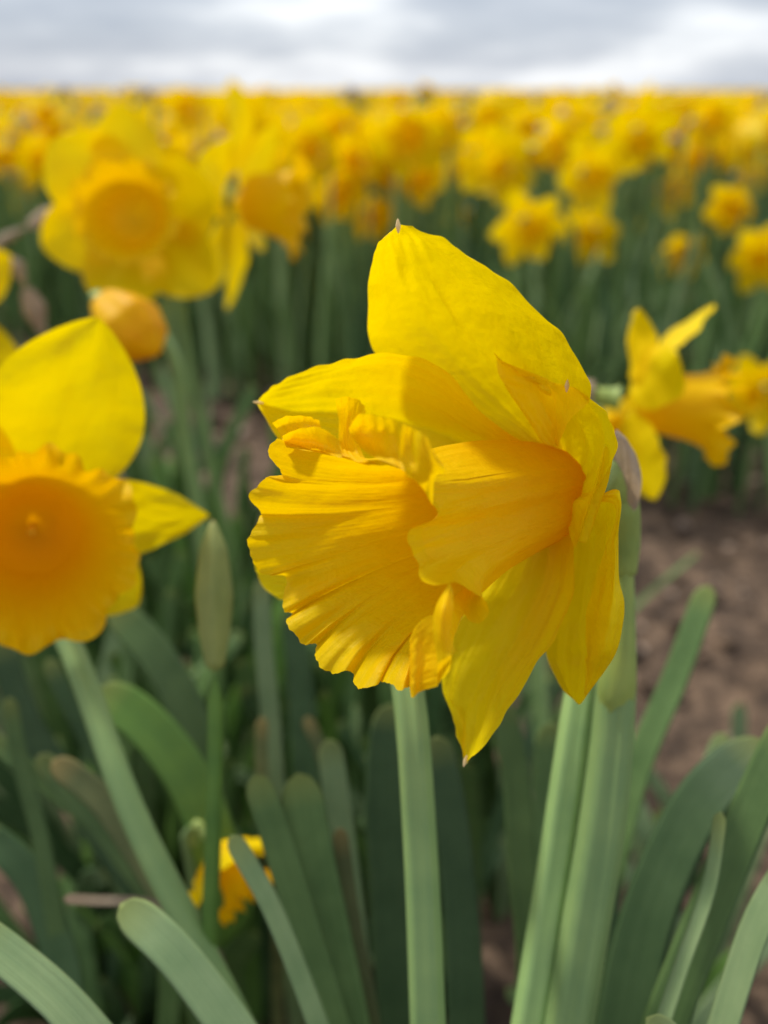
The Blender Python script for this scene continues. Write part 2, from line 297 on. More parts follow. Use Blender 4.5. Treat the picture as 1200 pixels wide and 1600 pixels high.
# ================================================================== HERO FLOWER
D0 = .175
HB = at(868, 765, D0)                         # centre of the perianth
HM = at(548, 850, .142)                       # centre of the trumpet's mouth
AX = nrm(HM - HB); LEN = np.linalg.norm(HM - HB)
E1 = nrm(CU - AX * (CU @ AX)); E2 = np.cross(E1, AX)
if E2 @ CX < 0: E2 = -E2
def cone_pt(px, py, k, dz=0.):
    d = D0
    for _ in range(60):
        p = at(px, py, d) - HB
        rho = math.hypot(p @ E1, p @ E2)
        al = k * rho                                      # the axial height this radius should have
        # move along the ray until the axial coordinate matches
        ray = (at(px, py, 1.0) - C0)
        dd = (al - p @ AX) / (ray @ AX)
        d += .5 * dd
    return at(px, py, d - dz / 1000)
def hero_petal(rows, ks, seed, parent, n=150, m=96, ripple=.0013, rib=.0009, dzrow=None, dzcol=None, cup=None):
    G = np.array([[cone_pt(p[0], p[1], ks[i] if not np.isscalar(ks) else ks, (p[2] if len(p) > 2 else 0) + (dzrow[i] if dzrow else 0) + (dzcol[j] if dzcol else 0)) for j, p in enumerate(r)] for i, r in enumerate(rows)])
    P = crom(G, n); P = np.transpose(crom(np.transpose(P, (1, 0, 2)), m), (1, 0, 2))
    dv = np.gradient(P, axis=0); du = np.gradient(P, axis=1); N = nrm(np.cross(du, dv))
    v, u = np.meshgrid(np.linspace(0, 1, n), np.linspace(-1, 1, m), indexing='ij')
    env = np.clip(np.sin(np.pi * np.clip(v, 0, 1)), 0, 1) ** .5
    h = ripple * lown(u * 3.2, v * 4.2, seed) * env + ripple * .45 * lown(u * 9, v * 5, seed + 1) * env
    h += rib * np.exp(-((u - .06 * np.sin(3 * v)) / .07) ** 2) * (1 - v * .6)
    h += .00010 * np.sin(u * 17 + 2.5 * np.sin(v * 4 + seed + 2 * u)) * env
    h += .0010 * lown(v * 14, u * 1.5, seed + 5) * np.abs(u) ** 4 * env
    patch = np.clip(lown(u * 2.2 + 3, v * 4.5, seed + 7) * 1.2 + .15, 0, 1)
    h += patch * env * (.00016 * lown(u * 20, v * 34, seed + 8) + .00012 * lown(u * 34 + 9 * v, v * 22, seed + 9))
    h += .0007 * np.exp(-(((u + .35) / .16) ** 2 + ((v - .62) / .05) ** 2)) - .0006 * np.exp(-(((u - .3) / .1) ** 2 + ((v - .45) / .09) ** 2))
    h[0] = 0
    P = P + N * h[..., None]
    V, F, U = grid_data(P)
    return build('petal', (V, F, U), 'petal', parent, parent.location)

hero = thing('daffodil', Vector(at(890, 1600, .205) * np.array([1, 1, 0])), 'large sharp yellow trumpet daffodil in the foreground facing left with rain-crinkled petals', 'daffodil')
hero_loc = np.array(hero.location)
P1 = [[(835,702),(845,697),(855,695),(865,693),(872,700)],
      [(745,668),(782,650),(818,640),(858,632),(893,658)],
      [(650,612),(712,590),(768,572),(838,566),(926,613)],
      [(583,545),(650,520),(712,496),(795,486),(897,540)],
      [(574,468),(622,455),(677,440),(750,434),(834,463)],
      [(578,408),(612,400),(652,393),(697,385),(757,398)],
      [(592,380),(612,374),(637,369),(661,363),(695,364)],
      [(611,363),(616,357),(622,351),(631,352),(645,353)]]
pet_P1 = hero_petal(P1, [.5,.5,.5,.52,.56,.62,.68,.7], 11, hero, dzcol=[-1, -5, -6, -4, 2], dzrow=[-2,-3,-4,-4,-3,-3,-2,-2])
P2 = [[(815,690),(815,710),(820,730),(825,750),(830,775)],
      [(752,640),(748,670),(746,700),(750,740),(760,790)],
      [(690,574),(680,620),(675,670),(675,720),(680,790)],
      [(606,546),(600,590),(590,650),(585,710),(590,780)],
      [(540,555),(530,590),(520,640),(515,690),(520,750)],
      [(478,576),(470,600),(462,640),(460,680),(470,715)],
      [(435,597),(432,612),(430,635),(432,660),(440,690)],
      [(409,619),(405,624),(402,629),(405,637),(411,647)]]
pet_P2 = hero_petal(P2, [.55,.6,.68,.74,.78,.8,.8,.8], 12, hero, dzcol=[2,-1,-4,-1,2])
P3 = [[(878,742),(882,747),(887,755),(890,765),(892,775),(891,790)],
      [(846,690),(872,700),(897,722),(915,745),(918,775,2),(889,803,4)],
      [(814,640),(852,655),(896,680),(933,718),(937,765,2),(905,856,5)],
      [(786,600),(832,615),(882,640),(930,672),(957,712,1),(924,790,5)],
      [(769,568),(820,588),(866,606),(910,636),(946,668),(961,700,2)],
      [(769,563,4),(800,576,1),(845,592),(882,605),(915,621),(946,648)],
      [(777,561,6.5),(806,573,3),(846,588),(887,602,1),(905,610,1),(930,629)]]
pet_P3 = hero_petal(P3, [.5,.48,.44,.42,.42,.44,.46], 13, hero, dzcol=[0,-3,-5,-4,0,0])
P4 = [[(880,800),(885,797),(892,793),(900,790),(910,785),(912,785),(912,787)],
      [(876,860),(895,850),(920,840),(945,800),(965,764),(968,772,2),(963,790,2.5)],
      [(868,920),(890,915),(915,900),(945,872),(971,838),(964,850,4),(949,858,4)],
      [(856,975),(880,970),(910,960),(945,930),(977,902),(960,908,6),(931,903,5)],
      [(850,1018),(875,1020),(905,1005),(940,985),(982,948),(955,955,7),(919,966,5)],
      [(862,1048),(880,1052),(905,1045),(940,1030),(970,1010),(945,1015,6),(917,1016,4)],
      [(880,1080),(890,1083),(905,1082),(925,1068),(943,1053),(932,1050,2),(914,1041,2)],
      [(899,1097),(902,1099),(905,1101),(910,1097),(916,1088),(914,1086),(912,1084)]]
hero_petal(P4, [.5,.4,.36,.34,.34,.34,.34,.34], 14, hero, dzcol=[-6,-6,-6,-4,0,0,0], dzrow=[0,-2,-3,-3,-2,-1,0,0], rib=.0)
P5 = [[(812,835),(835,828),(855,822),(872,815),(890,808)],
      [(748,920),(790,915),(835,910),(870,905),(896,903)],
      [(708,985),(752,985),(800,980),(848,970),(886,957)],
      [(690,1040),(725,1045),(765,1045),(812,1038),(857,1014)],
      [(692,1083),(715,1090),(745,1095),(782,1088),(824,1064)],
      [(711,1115),(721,1122),(740,1130),(764,1127),(791,1113)],
      [(722,1145),(726,1152),(735,1161),(749,1158),(765,1151)],
      [(725,1181),(726,1185),(728,1192),(732,1188),(737,1182)]]
pet_P5 = hero_petal(P5, [.5,.5,.5,.5,.5,.52,.54,.55], 15, hero, dzcol=[-4,-5,-4,0,2], dzrow=[0,1,2,3,3,2,2,2])
P6 = [[(835,790),(835,805),(835,820),(840,835),(845,850)],
      [(740,800),(735,830),(735,860),(740,890),(750,910)],
      [(620,800),(615,850),(610,890),(615,930),(630,960)],
      [(500,820),(495,860),(490,890),(495,930),(520,955)],
      [(430,850),(430,870),(430,890),(440,915),(465,940)],
      [(398,872),(398,882),(401,895),(412,918),(437,937)]]
hero_petal(P6, [.55,.6,.66,.7,.72,.72], 16, hero)
# pale dry points at the petal tips
for px, py, k, ux, uy, own in ((622, 353, .7, -.05, .9, pet_P1), (404, 629, .8, -.9, .1, pet_P2), (886, 603, .46, .0, .5, pet_P3), (727, 1189, .55, -.3, -.9, pet_P5)):
    p = cone_pt(px, py, k, .6 if px != 886 else 1.2); q = p + camdir(ux, uy, .2) * .0012
    build('petal_tip', tube_data([p - (q - p) * 1.0, p, q], [.0001, .00045, .00012], seg=8, n=10, flat=.6), 'tip', own, hero_loc)

# --- corona (trumpet)
rim = [ # px, py, axial offset in mm
 (638,742,1),(627,733,1),(615,726,1),(575,723,0),(550,718,0),(527,711,0),(507,706,1),(473,700,1),(451,696,1),(436,686,0),(424,694,1),(417,710,1),(421,728,0),(432,739,-2),(440,743,-3),(430,743,-2),(417,745,0),(403,751,1),(396,757,1),(399,764,0),(391,768,1),(391,776,1),(397,789,0),(410,805,-3),(402,808,-1),(398,819,0),(390,826,1),(387,840,2),(389,852,1),(394,866,1),(398,882,1),(408,894,0),(422,899,0),(439,899,-3),(441,908,-3),
 (437,926,-1),(438,945,0),(443,957,0),(449,961,-3),(449,968,0),(451,980,1),(460,990,1),(466,1001,0),(477,1007,0),(495,1006,-4),(494,1020,-2),(492,1034,0),(493,1047,1),(499,1053,1),(507,1052,0),(513,1057,0),(530,1056,0),(545,1052,-3),(550,1064,-1),(558,1076,0),(568,1079,1),(585,1075,0),(597,1063,-4),
 (600,1070,-2),(606,1080,0),(616,1083,0),(630,1079,-1),(634,1070,-4),(635,1084,0),(641,1090,2),(650,1089,2),(655,1080,-1),(664,1079,-1),(676,1079,0),(686,1070,0),(697,1052,0),(702,1030,-1),(700,1000,-1),(702,970,-2),(711,957,-5),(721,968,-8),
 (735,975,-9.5),(750,975,-10.5),(763,966,-11),(752,944,-10),(728,924,-8),(707,908,-5),(690,914,-3),(679,914,-2),(664,909,-1),(656,898,-1),(658,883,-3),(650,871,-3),(645,856,-2),(634,849,-1),(629,837,-.5),(633,828,-1),(656,820,-4),(676,811,-6),(678,800,-6),(668,785,-4),(654,764,-2)]
def corona(parent):
    mouth = []
    for px, py, ext in rim:
        ray = at(px, py, 1.0) - C0
        d = ((HM - C0) @ AX + (ext * .85 if ext > -5 else ext + 1.5) / 1000) / (ray @ AX)
        mouth.append(at(px, py, d))
    R = np.array(mouth); K = len(R)
    chord = np.linalg.norm(np.roll(R, -1, axis=0) - R, axis=1); tau = np.concatenate([[0], np.cumsum(chord)]); tot = tau[-1]
    # angle of every rim point round the axis, made monotonic by heavy smoothing
    q = R - HM; ang = np.unwrap(np.arctan2(q @ E2, q @ E1)); ang = np.append(ang, ang[0] - 2 * np.pi if ang[-1] < ang[0] else ang[0] + 2 * np.pi)
    sgn = np.sign(ang[-1] - ang[0]); mono = np.maximum.accumulate(ang * sgn) * sgn
    n, m = 110, 1500
    t = np.linspace(0, tot, m, endpoint=False)
    lin = ang[0] + (ang[-1] - ang[0]) * t / tot
    th = np.interp(t, tau, mono); 
    dth = th - lin; ker = np.hanning(81); ker /= ker.sum(); dth = np.convolve(np.concatenate([dth[-40:], dth, dth[:40]]), ker, 'valid'); th = lin + dth
    RR = np.concatenate([R[-2:], R, R[:3]]); tt = np.concatenate([tau[-3:-1] - tot, tau[:-1], tau[-1:] + tau[:3]])
    rimc = np.stack([np.interp(t, tt, RR[:, c]) for c in range(3)], -1)
    ker = np.hanning(17); ker /= ker.sum()
    rimc = np.stack([np.convolve(np.concatenate([rimc[-8:, c], rimc[:, c], rimc[:8, c]]), ker, 'valid') for c in range(3)], -1)
    # rim relative to smooth rim: that is the ruffle
    ker2 = np.hanning(261); ker2 /= ker2.sum()
    smooth = np.stack([np.convolve(np.concatenate([rimc[-130:, c], rimc[:, c], rimc[:130, c]]), ker2, 'valid') for c in range(3)], -1)
    s = np.linspace(0, 1, n)
    rad = np.interp(s, [0, .12, .3, .5, .68, .82, .92, 1], [.0085, .0100, .0112, .0126, .0146, .0172, .0200, .0235])
    zz = s * LEN
    dirs = E1[None] * np.cos(th)[:, None] + E2[None] * np.sin(th)[:, None]
    tube = HB + AX * zz[:, None, None] + dirs[None] * rad[:, None, None]
    ridge = .00022 * np.sin(th * 14 + 1.6 * np.sin(th * 5)) + .0005 * np.sin(th * 6 + 1)
    tube = tube + dirs[None] * (ridge[None] * np.sin(np.pi * s)[:, None])[..., None]
    ker3 = np.hanning(75); ker3 /= ker3.sum()
    rmid = np.stack([np.convolve(np.concatenate([rimc[-37:, c], rimc[:, c], rimc[:37, c]]), ker3, 'valid') for c in range(3)], -1)
    tube_end = tube[-1]; w3 = np.clip((s - .72) / .28, 0, 1) ** 1.6
    w1 = np.clip((s - .30) / .70, 0, 1) ** 2.0
    tq = np.abs(((t / tot + .93) % 1) - .07) ; up = 0 * t
    w2 = np.clip((s[:, None] - .40) / .60, 0, 1) ** (1.7 - .0 * up)[None]
    P = tube + (smooth - tube_end)[None] * w1[:, None, None] + (rmid - smooth)[None] * w2[:, :, None] + (rimc - rmid)[None] * w3[:, None, None]
    # pleats running down from the frill
    pl = np.sin(t / tot * 2 * np.pi * 17 + 2 * np.sin(t / tot * 2 * np.pi * 5)); 
    env = np.clip((s - .35) / .65, 0, 1) ** 1.2
    P = P + AX * (pl[None] * env[:, None] * .0005)[..., None]
    x, y = np.meshgrid(t / tot * 2 * np.pi, s)
    wr = (lown(x * 12, y * 5, 31) * .0006 + lown(x * 60, y * 26, 32) * .00014 + lown(x * 90, y * 45, 33) * .0001) * env[:, None]
    P = P + dirs[None] * wr[..., None]
    fr = np.clip((s - .80) / .20, 0, 1)[:, None] ** 1.5 * (.00020 * lown(x * 36, y * 3, 71) + .00006 * lown(x * 85, y * 4, 72) + .0004 * lown(x * 15, y * 3, 73))
    P = P + dirs[None] * fr[..., None] + AX * (fr * 1.2)[..., None]
    # the frill rolls outward at the very rim
    roll = np.clip((s - .93) / .07, 0, 1) ** 2
    P = P - AX * (roll[:, None] * (.0004 + .0003 * np.sin(t / tot * 40))[None])[..., None]
    parts = [grid_data(P, wrap=True)]
    def pp(px, py, ext):
        ray = at(px, py, 1.0) - C0; return at(px, py, ((HM - C0) @ AX + ext / 1000) / (ray @ AX))
    def flap(rows, seed, nn=44, mm=44, amp=.00035):
        G = np.array([[pp(*q) for q in r] for r in rows]); Q = crom(G, nn); Q = np.transpose(crom(np.transpose(Q, (1, 0, 2)), mm), (1, 0, 2))
        Nn = nrm(np.cross(np.gradient(Q, axis=1), np.gradient(Q, axis=0))); vv, uu = np.meshgrid(np.linspace(0, 1, nn), np.linspace(-1, 1, mm), indexing='ij')
        Q = Q + Nn * ((lown(uu * 5, vv * 3, seed) * amp + lown(uu * 17, vv * 9, seed + 1) * amp * .35) * np.clip(vv * 3, 0, 1))[..., None]
        a, b, c = grid_data(Q); c = c * [.12, .3] + [seed * .1, .7]; parts.append((a, b, c))
    # A and B: two rolled lobes at the upper left
    flap([[(445,700,-1.5),(462,700,-2),(485,702,-2),(508,704,-1.5)], [(441,686,-2.5),(457,680,-4),(480,674,-4.5),(505,676,-3)], [(432,670,-3),(452,662,-5),(480,660,-5),(500,667,-4)], [(425,659,-2),(447,651,-3.5),(479,651,-3.5),(497,657,-3)]], 61)
    flap([[(447,699,.3),(470,703,.3),(495,707,.3),(520,712,.2),(535,716,0)], [(444,691,-.3),(464,690,-1.3),(492,694,-1.6),(515,700,-1.2),(534,704,-.5)], [(442,686,.2),(460,680,-.9),(484,677,-1.3),(508,682,-1),(532,694,-.3)], [(444,682,1),(459,674,.6),(480,667,.2),(503,669,.2),(528,686,.2)]], 62)
    # C: the upright flap
    flap([[(530,713,-.5),(548,719,-.5),(572,724,-.5),(600,728,-.5)], [(529,690,-1.5),(538,698,-2.5),(550,704,-3),(572,718,-2)], [(530,660,-2),(540,664,-4),(552,672,-4.5),(562,690,-3)], [(527,638,-2),(541,640,-4),(556,645,-4.5),(566,655,-4)], [(526,625,-1),(540,621,-3),(560,627,-3.5),(571,642,-3)]], 63)
    # D: the broad bowl-shaped lobe
    flap([[(552,686,.6),(567,703,.8),(588,716,.8),(617,727,.8),(640,742,.8)], [(548,678,.5),(566,685,-1.2),(590,695,-2.2),(615,705,-1.5),(634,718,0)], [(544,670,1.2),(562,666,-1),(590,670,-2.6),(614,676,-2.4),(630,690,-.5)], [(546,662,2),(563,648,1.2),(590,650,.6),(612,654,.3),(630,664,.6)]], 64)
    # E: the dark lobe folded over to the right
    flap([[(637,744,1.2),(650,752,1),(664,768,-1),(676,790,-4)], [(632,736,1.6),(648,739,2),(664,744,.6),(681,748,-2)], [(625,712,2),(642,708,1),(664,718,1.6),(693,741,-2)], [(625,686,2),(643,686,.6),(664,697,1.8),(695,729,-2)], [(629,661,1.6),(645,670,.6),(663,679,1.6),(680,706,-.5)]], 65)
    # F: a pleat standing at the lower right of the mouth, G: its rolled edge
    flap([[(703,908,-3.5),(705,915,-3.2),(708,922,-3.6)], [(680,948,-.4),(694,950,1.2),(708,948,-1.5)], [(676,984,.6),(690,985,2.2),(703,985,.2)], [(680,1015,.6),(694,1016,2.2),(709,1010,.4)], [(684,1038,1),(696,1028,2.4),(713,1019,.8)]], 66, amp=.0002)
    flap([[(640,1000,-2.5),(640,1040,-1.5),(640,1075,0)], [(646,985,-.5),(645,1040,.8),(644,1090,2.2)], [(660,968,-.8),(662,1030,-.4),(656,1081,.6)], [(680,960,-1),(684,1020,-.4),(684,1072,.5)]], 67, amp=.0002)
    return build('corona', join_data(parts), 'corona', parent, hero_loc)
hero_corona = corona(hero)
# pistil and stamens inside the trumpet
pd = [tube_data([HB + AX * .002, HB + AX * .02, HB + AX * .034], [.0011, .001, .0016], seg=8, n=12)]
build('pistil', pd[0], 'pistil', hero_corona, hero_loc)
for k in range(6):
    a = k * math.pi / 3; dd = (E1 * math.cos(a) + E2 * math.sin(a)) * .003
    build('stamen', tube_data([HB + AX * .002 + dd, HB + AX * .015 + dd, HB + AX * .026 + dd], [.0006, .0006, .0013], seg=8, n=10), 'corona', hero_corona, hero_loc)
# floral tube, ovary, papery spathe, stem
b0 = HB - AX * .004
neck_pts = [HB - AX * .001, HB - AX * .010, at(938, 740, .190), at(962, 775, .198)]
build('floral_tube', tube_data(neck_pts, [.0085, .0045, .0040, .0042], n=26), 'neck', hero, hero_loc)
build('ovary', tube_data([at(952, 745, .195), at(964, 790, .199), at(970, 850, .203), at(974, 905, .204)], [.0032, .0050, .0044, .0028], n=24, seg=16), 'neck', hero, hero_loc)
hs = [at(962, 770, .199), at(967, 850, .203), at(969, 960, .205), at(963, 1080, .206), at(943, 1280, .205), at(915, 1450, .205), at(890, 1600, .205)]
build('stem', tube_data(hs + [hero_loc + [-.01, .01, -.01]], [.0025, .0026, .0030, .0040, .0046, .0048, .0048, .0056], n=70, seg=28, ridge=.13), 'stem', hero, hero_loc)
sp = []
for i, (px, py, d) in enumerate([(955, 680, .190), (964, 700, .192), (971, 745, .194), (971, 800, .199), (973, 880, .203), (972, 1000, .2035), (964, 1070, .205), (959, 1105, .2058)]):
    c = at(px, py, d); a = np.linspace(-2.4, 2.4, 14); r = [.0016, .0036, .0042, .0036, .0024, .0030, .0042, .0036][i]
    sp.append([c + (CX * math.sin(k) - CF * math.cos(k)) * r + CU * .0012 * math.sin(3 * k + i) for k in a])
sp = np.array(sp); Psp = crom(sp, 48)
build('spathe', grid_data(Psp[:24]), 'paper', hero, hero_loc)
build('spathe_sheath', grid_data(Psp[23:]), 'neck', hero, hero_loc)

# ================================================================== GENERIC DAFFODIL
def frame(axis, roll=0.):
    a = nrm(np.asarray(axis, float)); up = np.array([0, 0, 1.]) if abs(a[2]) < .95 else np.array([0, 1., 0])
    e1 = nrm(up - a * (up @ a)); e2 = np.cross(a, e1)
    c, s = math.cos(roll), math.sin(roll)
    return a, e1 * c + e2 * s, -e1 * s + e2 * c
def g_petal(a, e1, e2, o, phi, L=.046, W=.0155, lean=.25, curl=.0, cup=.22, twist=0., seed=0, n=22, m=13, blunt=.75, r0=.006, bp=2.6):
    v, u = np.meshgrid(np.linspace(0, 1, n), np.linspace(-1, 1, m), indexing='ij')
    wid = W * (np.sin(np.pi * np.clip(v * 1.15, 0, 1) ** .8 * .5 + 0) ** .55) * (1 - v ** bp) ** blunt + .0012 * (1 - v)
    al = lean + curl * v
    dr = nrm(e1 * math.cos(phi) + e2 * math.sin(phi)); dt = np.cross(a, dr)
    s = np.linspace(0, 1, n); angs = lean + curl * s
    rr = r0 + np.concatenate([[0], np.cumsum(np.cos(angs[1:]) * L / (n - 1))]); zz = np.concatenate([[0], np.cumsum(np.sin(angs[1:]) * L / (n - 1))])
    tw = twist * s
    lat = wid * u; cupz = cup * wid * u ** 2
    h = (lown(u * 3, v * 4, seed) * .0024 + lown(v * 12, u, seed + 2) * .0018 * u ** 2) * np.sin(np.pi * v * .95)
    h = h + .0008 * np.exp(-(u / .1) ** 2) * (1 - v)
    side = lat * np.cos(tw)[:, None]; zadd = lat * np.sin(tw)[:, None] + cupz + h
    P = o + dr * rr[:, None, None] + a * (zz[:, None, None] + zadd[..., None]) + dt * side[..., None]
    return grid_data(P)
def g_corona(a, e1, e2, o, L=.036, R=.021, r0=.0085, ruf=.10, seed=0, n=20, m=96, frill=1.0, gape=0.25, prof_v=(0, .14, .36, .58, .82, 1.0)):
    s, th = np.meshgrid(np.linspace(0, 1, n), np.linspace(0, 2 * np.pi, m, endpoint=False), indexing='ij')
    prof = np.interp(s, [0, .3, .6, .8, .92, 1], prof_v)
    r = r0 + (R - r0) * prof; r = r * np.interp(s, [0, .05, .12, .2], [.03, .55, .85, 1.0])
    r_ = np.random.default_rng(seed); k1 = 9 + seed % 4; k2 = 21 + seed % 5; p1, p2, p3 = r_.uniform(0, 6.28, 3)
    ru = np.sin(k1 * th + p1 + .8 * np.sin(2 * th)) + .55 * np.sin(k2 * th + p2) + .5 * np.sin(4 * th + p3)
    wv = np.clip((s - .5) / .5, 0, 1) ** 1.8
    r = r * (1 + ruf * ru * wv * .7 + ruf * .8 * lown(th * 7 + 3, s * 6, seed + 3) * wv)
    z = L * s * (1 + 0 * th) - gape * L * wv * .6 * wv + frill * .0022 * wv * np.sin(k1 * th + p1 + 1.6 + .8 * np.sin(2 * th)) + .0012 * wv * np.sin(k2 * th + p3)
    P = o + a * z[..., None] + (e1 * np.cos(th)[..., None] + e2 * np.sin(th)[..., None]) * r[..., None]
    return grid_data(P, wrap=True)
CAT = 'daffodil'
def daffodil(centre, axis, base_xy, label, group=None, roll=0., scale=1., petals=None, lean=.25, curl=0., cor={}, detail=1, seed=1, parts=True, fine=False, neck=.020, via=None, name='daffodil', droopback=None, pistil=True, stem_r=.0032, stemmat='stem', papery=True, Lp=.046, Wp=.0155):
    centre = np.asarray(centre, float); base = np.array([base_xy[0], base_xy[1], 0.])
    a, e1, e2 = frame(axis, roll); t = thing(name, Vector(base), label, CAT, group)
    r_ = np.random.default_rng(seed)
    n, m = (44, 25) if fine else (20, 11)
    for k in range(6):
        kw = dict(phi=k * math.pi / 3, L=Lp * scale * r_.uniform(.94, 1.05), W=Wp * scale * (1.1 if k % 2 else .95), lean=lean + r_.uniform(-.12, .12), curl=curl + r_.uniform(-.25, .25), twist=r_.uniform(-.35, .35), seed=seed * 7 + k, n=n, m=m, r0=.9 * max(cor.get('r0', 0), .0085 * scale))
        if k % 2: kw['lean'] += .04
        if petals and k in petals:
            if petals[k] is None: continue
            kw.update(petals[k])
        build('petal', g_petal(a, e1, e2, centre - a * .0035 * scale, **kw), 'petal' if fine else 'petal_far', t, base)
    ck = dict(L=.036 * scale, R=.021 * scale, r0=.0085 * scale, seed=seed, n=40 if fine else 16, m=260 if fine else 72); ck.update(cor)
    cob = build('corona', g_corona(a, e1, e2, centre, **ck), 'corona_shaded' if fine else ('corona_field' if seed >= 40 else 'corona_far'), t, base)
    if pistil:
        build('pistil', tube_data([centre, centre + a * ck['L'] * .2, centre + a * ck['L'] * .34], [.0008 * scale, .0008 * scale, .0014 * scale], seg=8, n=8), 'pistil', cob, base)
    back = np.array([0, 0, -1.]) if droopback is None else np.asarray(droopback, float)
    e = centre - a * neck * scale
    g = e - a * .012 * scale + np.array([0, 0, -.002])
    pk = g - a * .008 * scale + back * .010 * scale
    build('floral_tube', tube_data([centre - a * .0045, centre - a * neck * .5 * scale, e], [.0060 * scale, .0040 * scale, .0034 * scale], n=12), 'neck', t, base)
    build('ovary', tube_data([e + a * .001, (e + g) / 2, g], [.0032 * scale, .0052 * scale, .0030 * scale], n=10), 'neck', t, base)
    # papery sheath at the bend
    sh = []
    for i, (c, r) in enumerate([(e, .006), ((e + g) / 2, .0068), (g, .0056), (pk, .0046), (pk + back * .012, .0040)]):
        q = np.linspace(-1.9, 1.9, 9); sd = np.cross(a, [0, 0, 1.]); sd = nrm(sd) if np.linalg.norm(sd) > .1 else CX
        upv = nrm(np.cross(sd, a))
        if upv[2] < 0: upv = -upv
        w2 = i / 4; top = nrm(upv * (1 - w2) + (-a) * w2)
        sh.append([c + (sd * math.sin(k) + top * math.cos(k)) * r * scale for k in q])
    if papery: build('spathe', grid_data(crom(np.array(sh), 16)), 'paper', t, base)
    pts = [g, pk, pk + back * .03 * scale] + (via or []) + [base + [0, 0, -.01]]
    if not via:
        mid = (pk + back * .03 + base) / 2; pts.insert(3, mid + [r_.uniform(-.006, .006), r_.uniform(-.006, .006), 0])
    build('stem', tube_data(pts, [stem_r * .85, stem_r, stem_r * 1.1, stem_r * 1.3], n=30 if not fine else 60, seg=12 if not fine else 20, ridge=.08), stemmat, t, base)
    return t
def gxy(px, py, d, off=(0, 0)):
    p = at(px, py, d); return (p[0] + off[0], p[1] + off[1])

# --- the big flower cut by the left edge
lc = at(50, 818, .25)
R_ = math.radians
daffodil(lc, camdir(.36, -.20, .91), gxy(372, 1600, .235), 'large yellow daffodil cut off by the left edge, its wide orange trumpet facing the camera', seed=4, fine=True, scale=1.12,
         cor=dict(L=.038, R=.0256, r0=.0095, prof_v=(0, .26, .54, .74, .88, 1), ruf=.06, frill=1.3, m=360, gape=.22), via=[at(60, 900, .272), at(110, 1010, .262), at(215, 1290, .245), at(300, 1460, .238), at(372, 1600, .235)], droopback=nrm(at(60, 900, .272) - at(30, 820, .285)), stem_r=.0036,
         petals={0: dict(phi=R_(-25), L=.053, W=.026, lean=.18, blunt=.85, bp=2.5, twist=.1, curl=.1), 1: dict(phi=R_(-96), L=.041, W=.0155, lean=.16, curl=.0, blunt=.95, bp=1.9, twist=.05, cup=.1), 2: dict(phi=R_(-139), L=.030, W=.014, lean=.15, curl=.1, twist=.0), 3: dict(phi=R_(160), L=.022, W=.016, lean=.1),
                 4: dict(phi=R_(95), L=.050, W=.020), 5: dict(phi=R_(42), L=.052, W=.021, lean=.2)})

# --- background flowers one can tell apart
daffodil(at(215, 342, .44), camdir(.0, -.16, .97), gxy(315, 700, .60), 'blurred wide-open daffodil facing the camera at upper left with deep orange cup', seed=9, roll=-.25, scale=1.05, lean=.15, Wp=.0225, Lp=.040,
         cor=dict(L=.028, R=.0245, r0=.011, prof_v=(0, .26, .54, .74, .88, 1), ruf=.08), petals={5: dict(L=.034), 0: dict(L=.044, W=.021, phi=.35)}, pistil=False)
daffodil(at(372, 312, .51), camdir(.96, -.17, .10), gxy(420, 800, .62), 'blurred daffodil seen side on facing right with petals standing straight up and down', seed=12, roll=.1, neck=.014, scale=1.24, lean=.05, curl=-.1, Wp=.018, petals={0: dict(L=.045), 5: dict(L=.050), 1: dict(L=.050)}, cor=dict(L=.042, R=.025, r0=.014, ruf=.13))
daffodil(at(990, 626, .345), camdir(.95, -.13, .12), gxy(905, 1300, .40), 'blurred daffodil right of the large flower, seen side on facing right with two raised petals', seed=17, roll=0, scale=1.0, lean=.25, curl=-.1,
         cor=dict(L=.039, R=.0175, r0=.0105, ruf=.2, frill=1.8), neck=.016,
         petals={0: dict(phi=.2, lean=-.02, L=.028, W=.0155, twist=.5), 1: dict(phi=.85, lean=.40, L=.034, W=.014, twist=.5), 5: dict(phi=-.45, lean=.78, L=.042, W=.012, twist=.7, cup=.1), 3: dict(phi=3.0, lean=.02, L=.041, W=.0135, twist=.5), 2: dict(phi=2.2, lean=.50, L=.036, W=.016, twist=-.3), 4: dict(phi=-2.3, lean=.55, L=.030, W=.015)})

# nodding golden buds
def bud(tip, top, base_xy, label, r=.011, mat='bud_yellow', stemvia=None, seed=0, group=None, stem_r=.003, papery=True, name='daffodil_bud', cat='daffodil bud', stemmat='stem'):
    tip = np.asarray(tip, float); top = np.asarray(top, float); base = np.array([base_xy[0], base_xy[1], 0.])
    t = thing(name, Vector(base), label, cat, group); ax = nrm(tip - top)
    C = [top, top * .75 + tip * .25, (top + tip) / 2, top * .2 + tip * .8, tip]
    V, F, U = tube_data(C, [r * .42, r * .8, r, r * .72, r * .12], seg=36, n=30, ridge=.09)
    build('bud', (V, F, U), mat, t, base)
    if papery:
        q = tube_data([top - ax * r * .9, top, top * .8 + tip * .2], [r * .35, r * .6, r * .85], seg=12, n=10, cap=False); build('spathe', q, 'paper', t, base)
    pts = [top] + ([np.asarray(p) for p in stemvia] if stemvia else [top - ax * .012 + np.array([0, 0, -.004]), top - ax * .016 + np.array([0, 0, -.03])]) + [base + [0, 0, -.01]]
    build('stem', tube_data(pts, [stem_r * .85, stem_r, stem_r, stem_r * 1.25], n=50, seg=28, ridge=.13), stemmat, t, base)
    return t
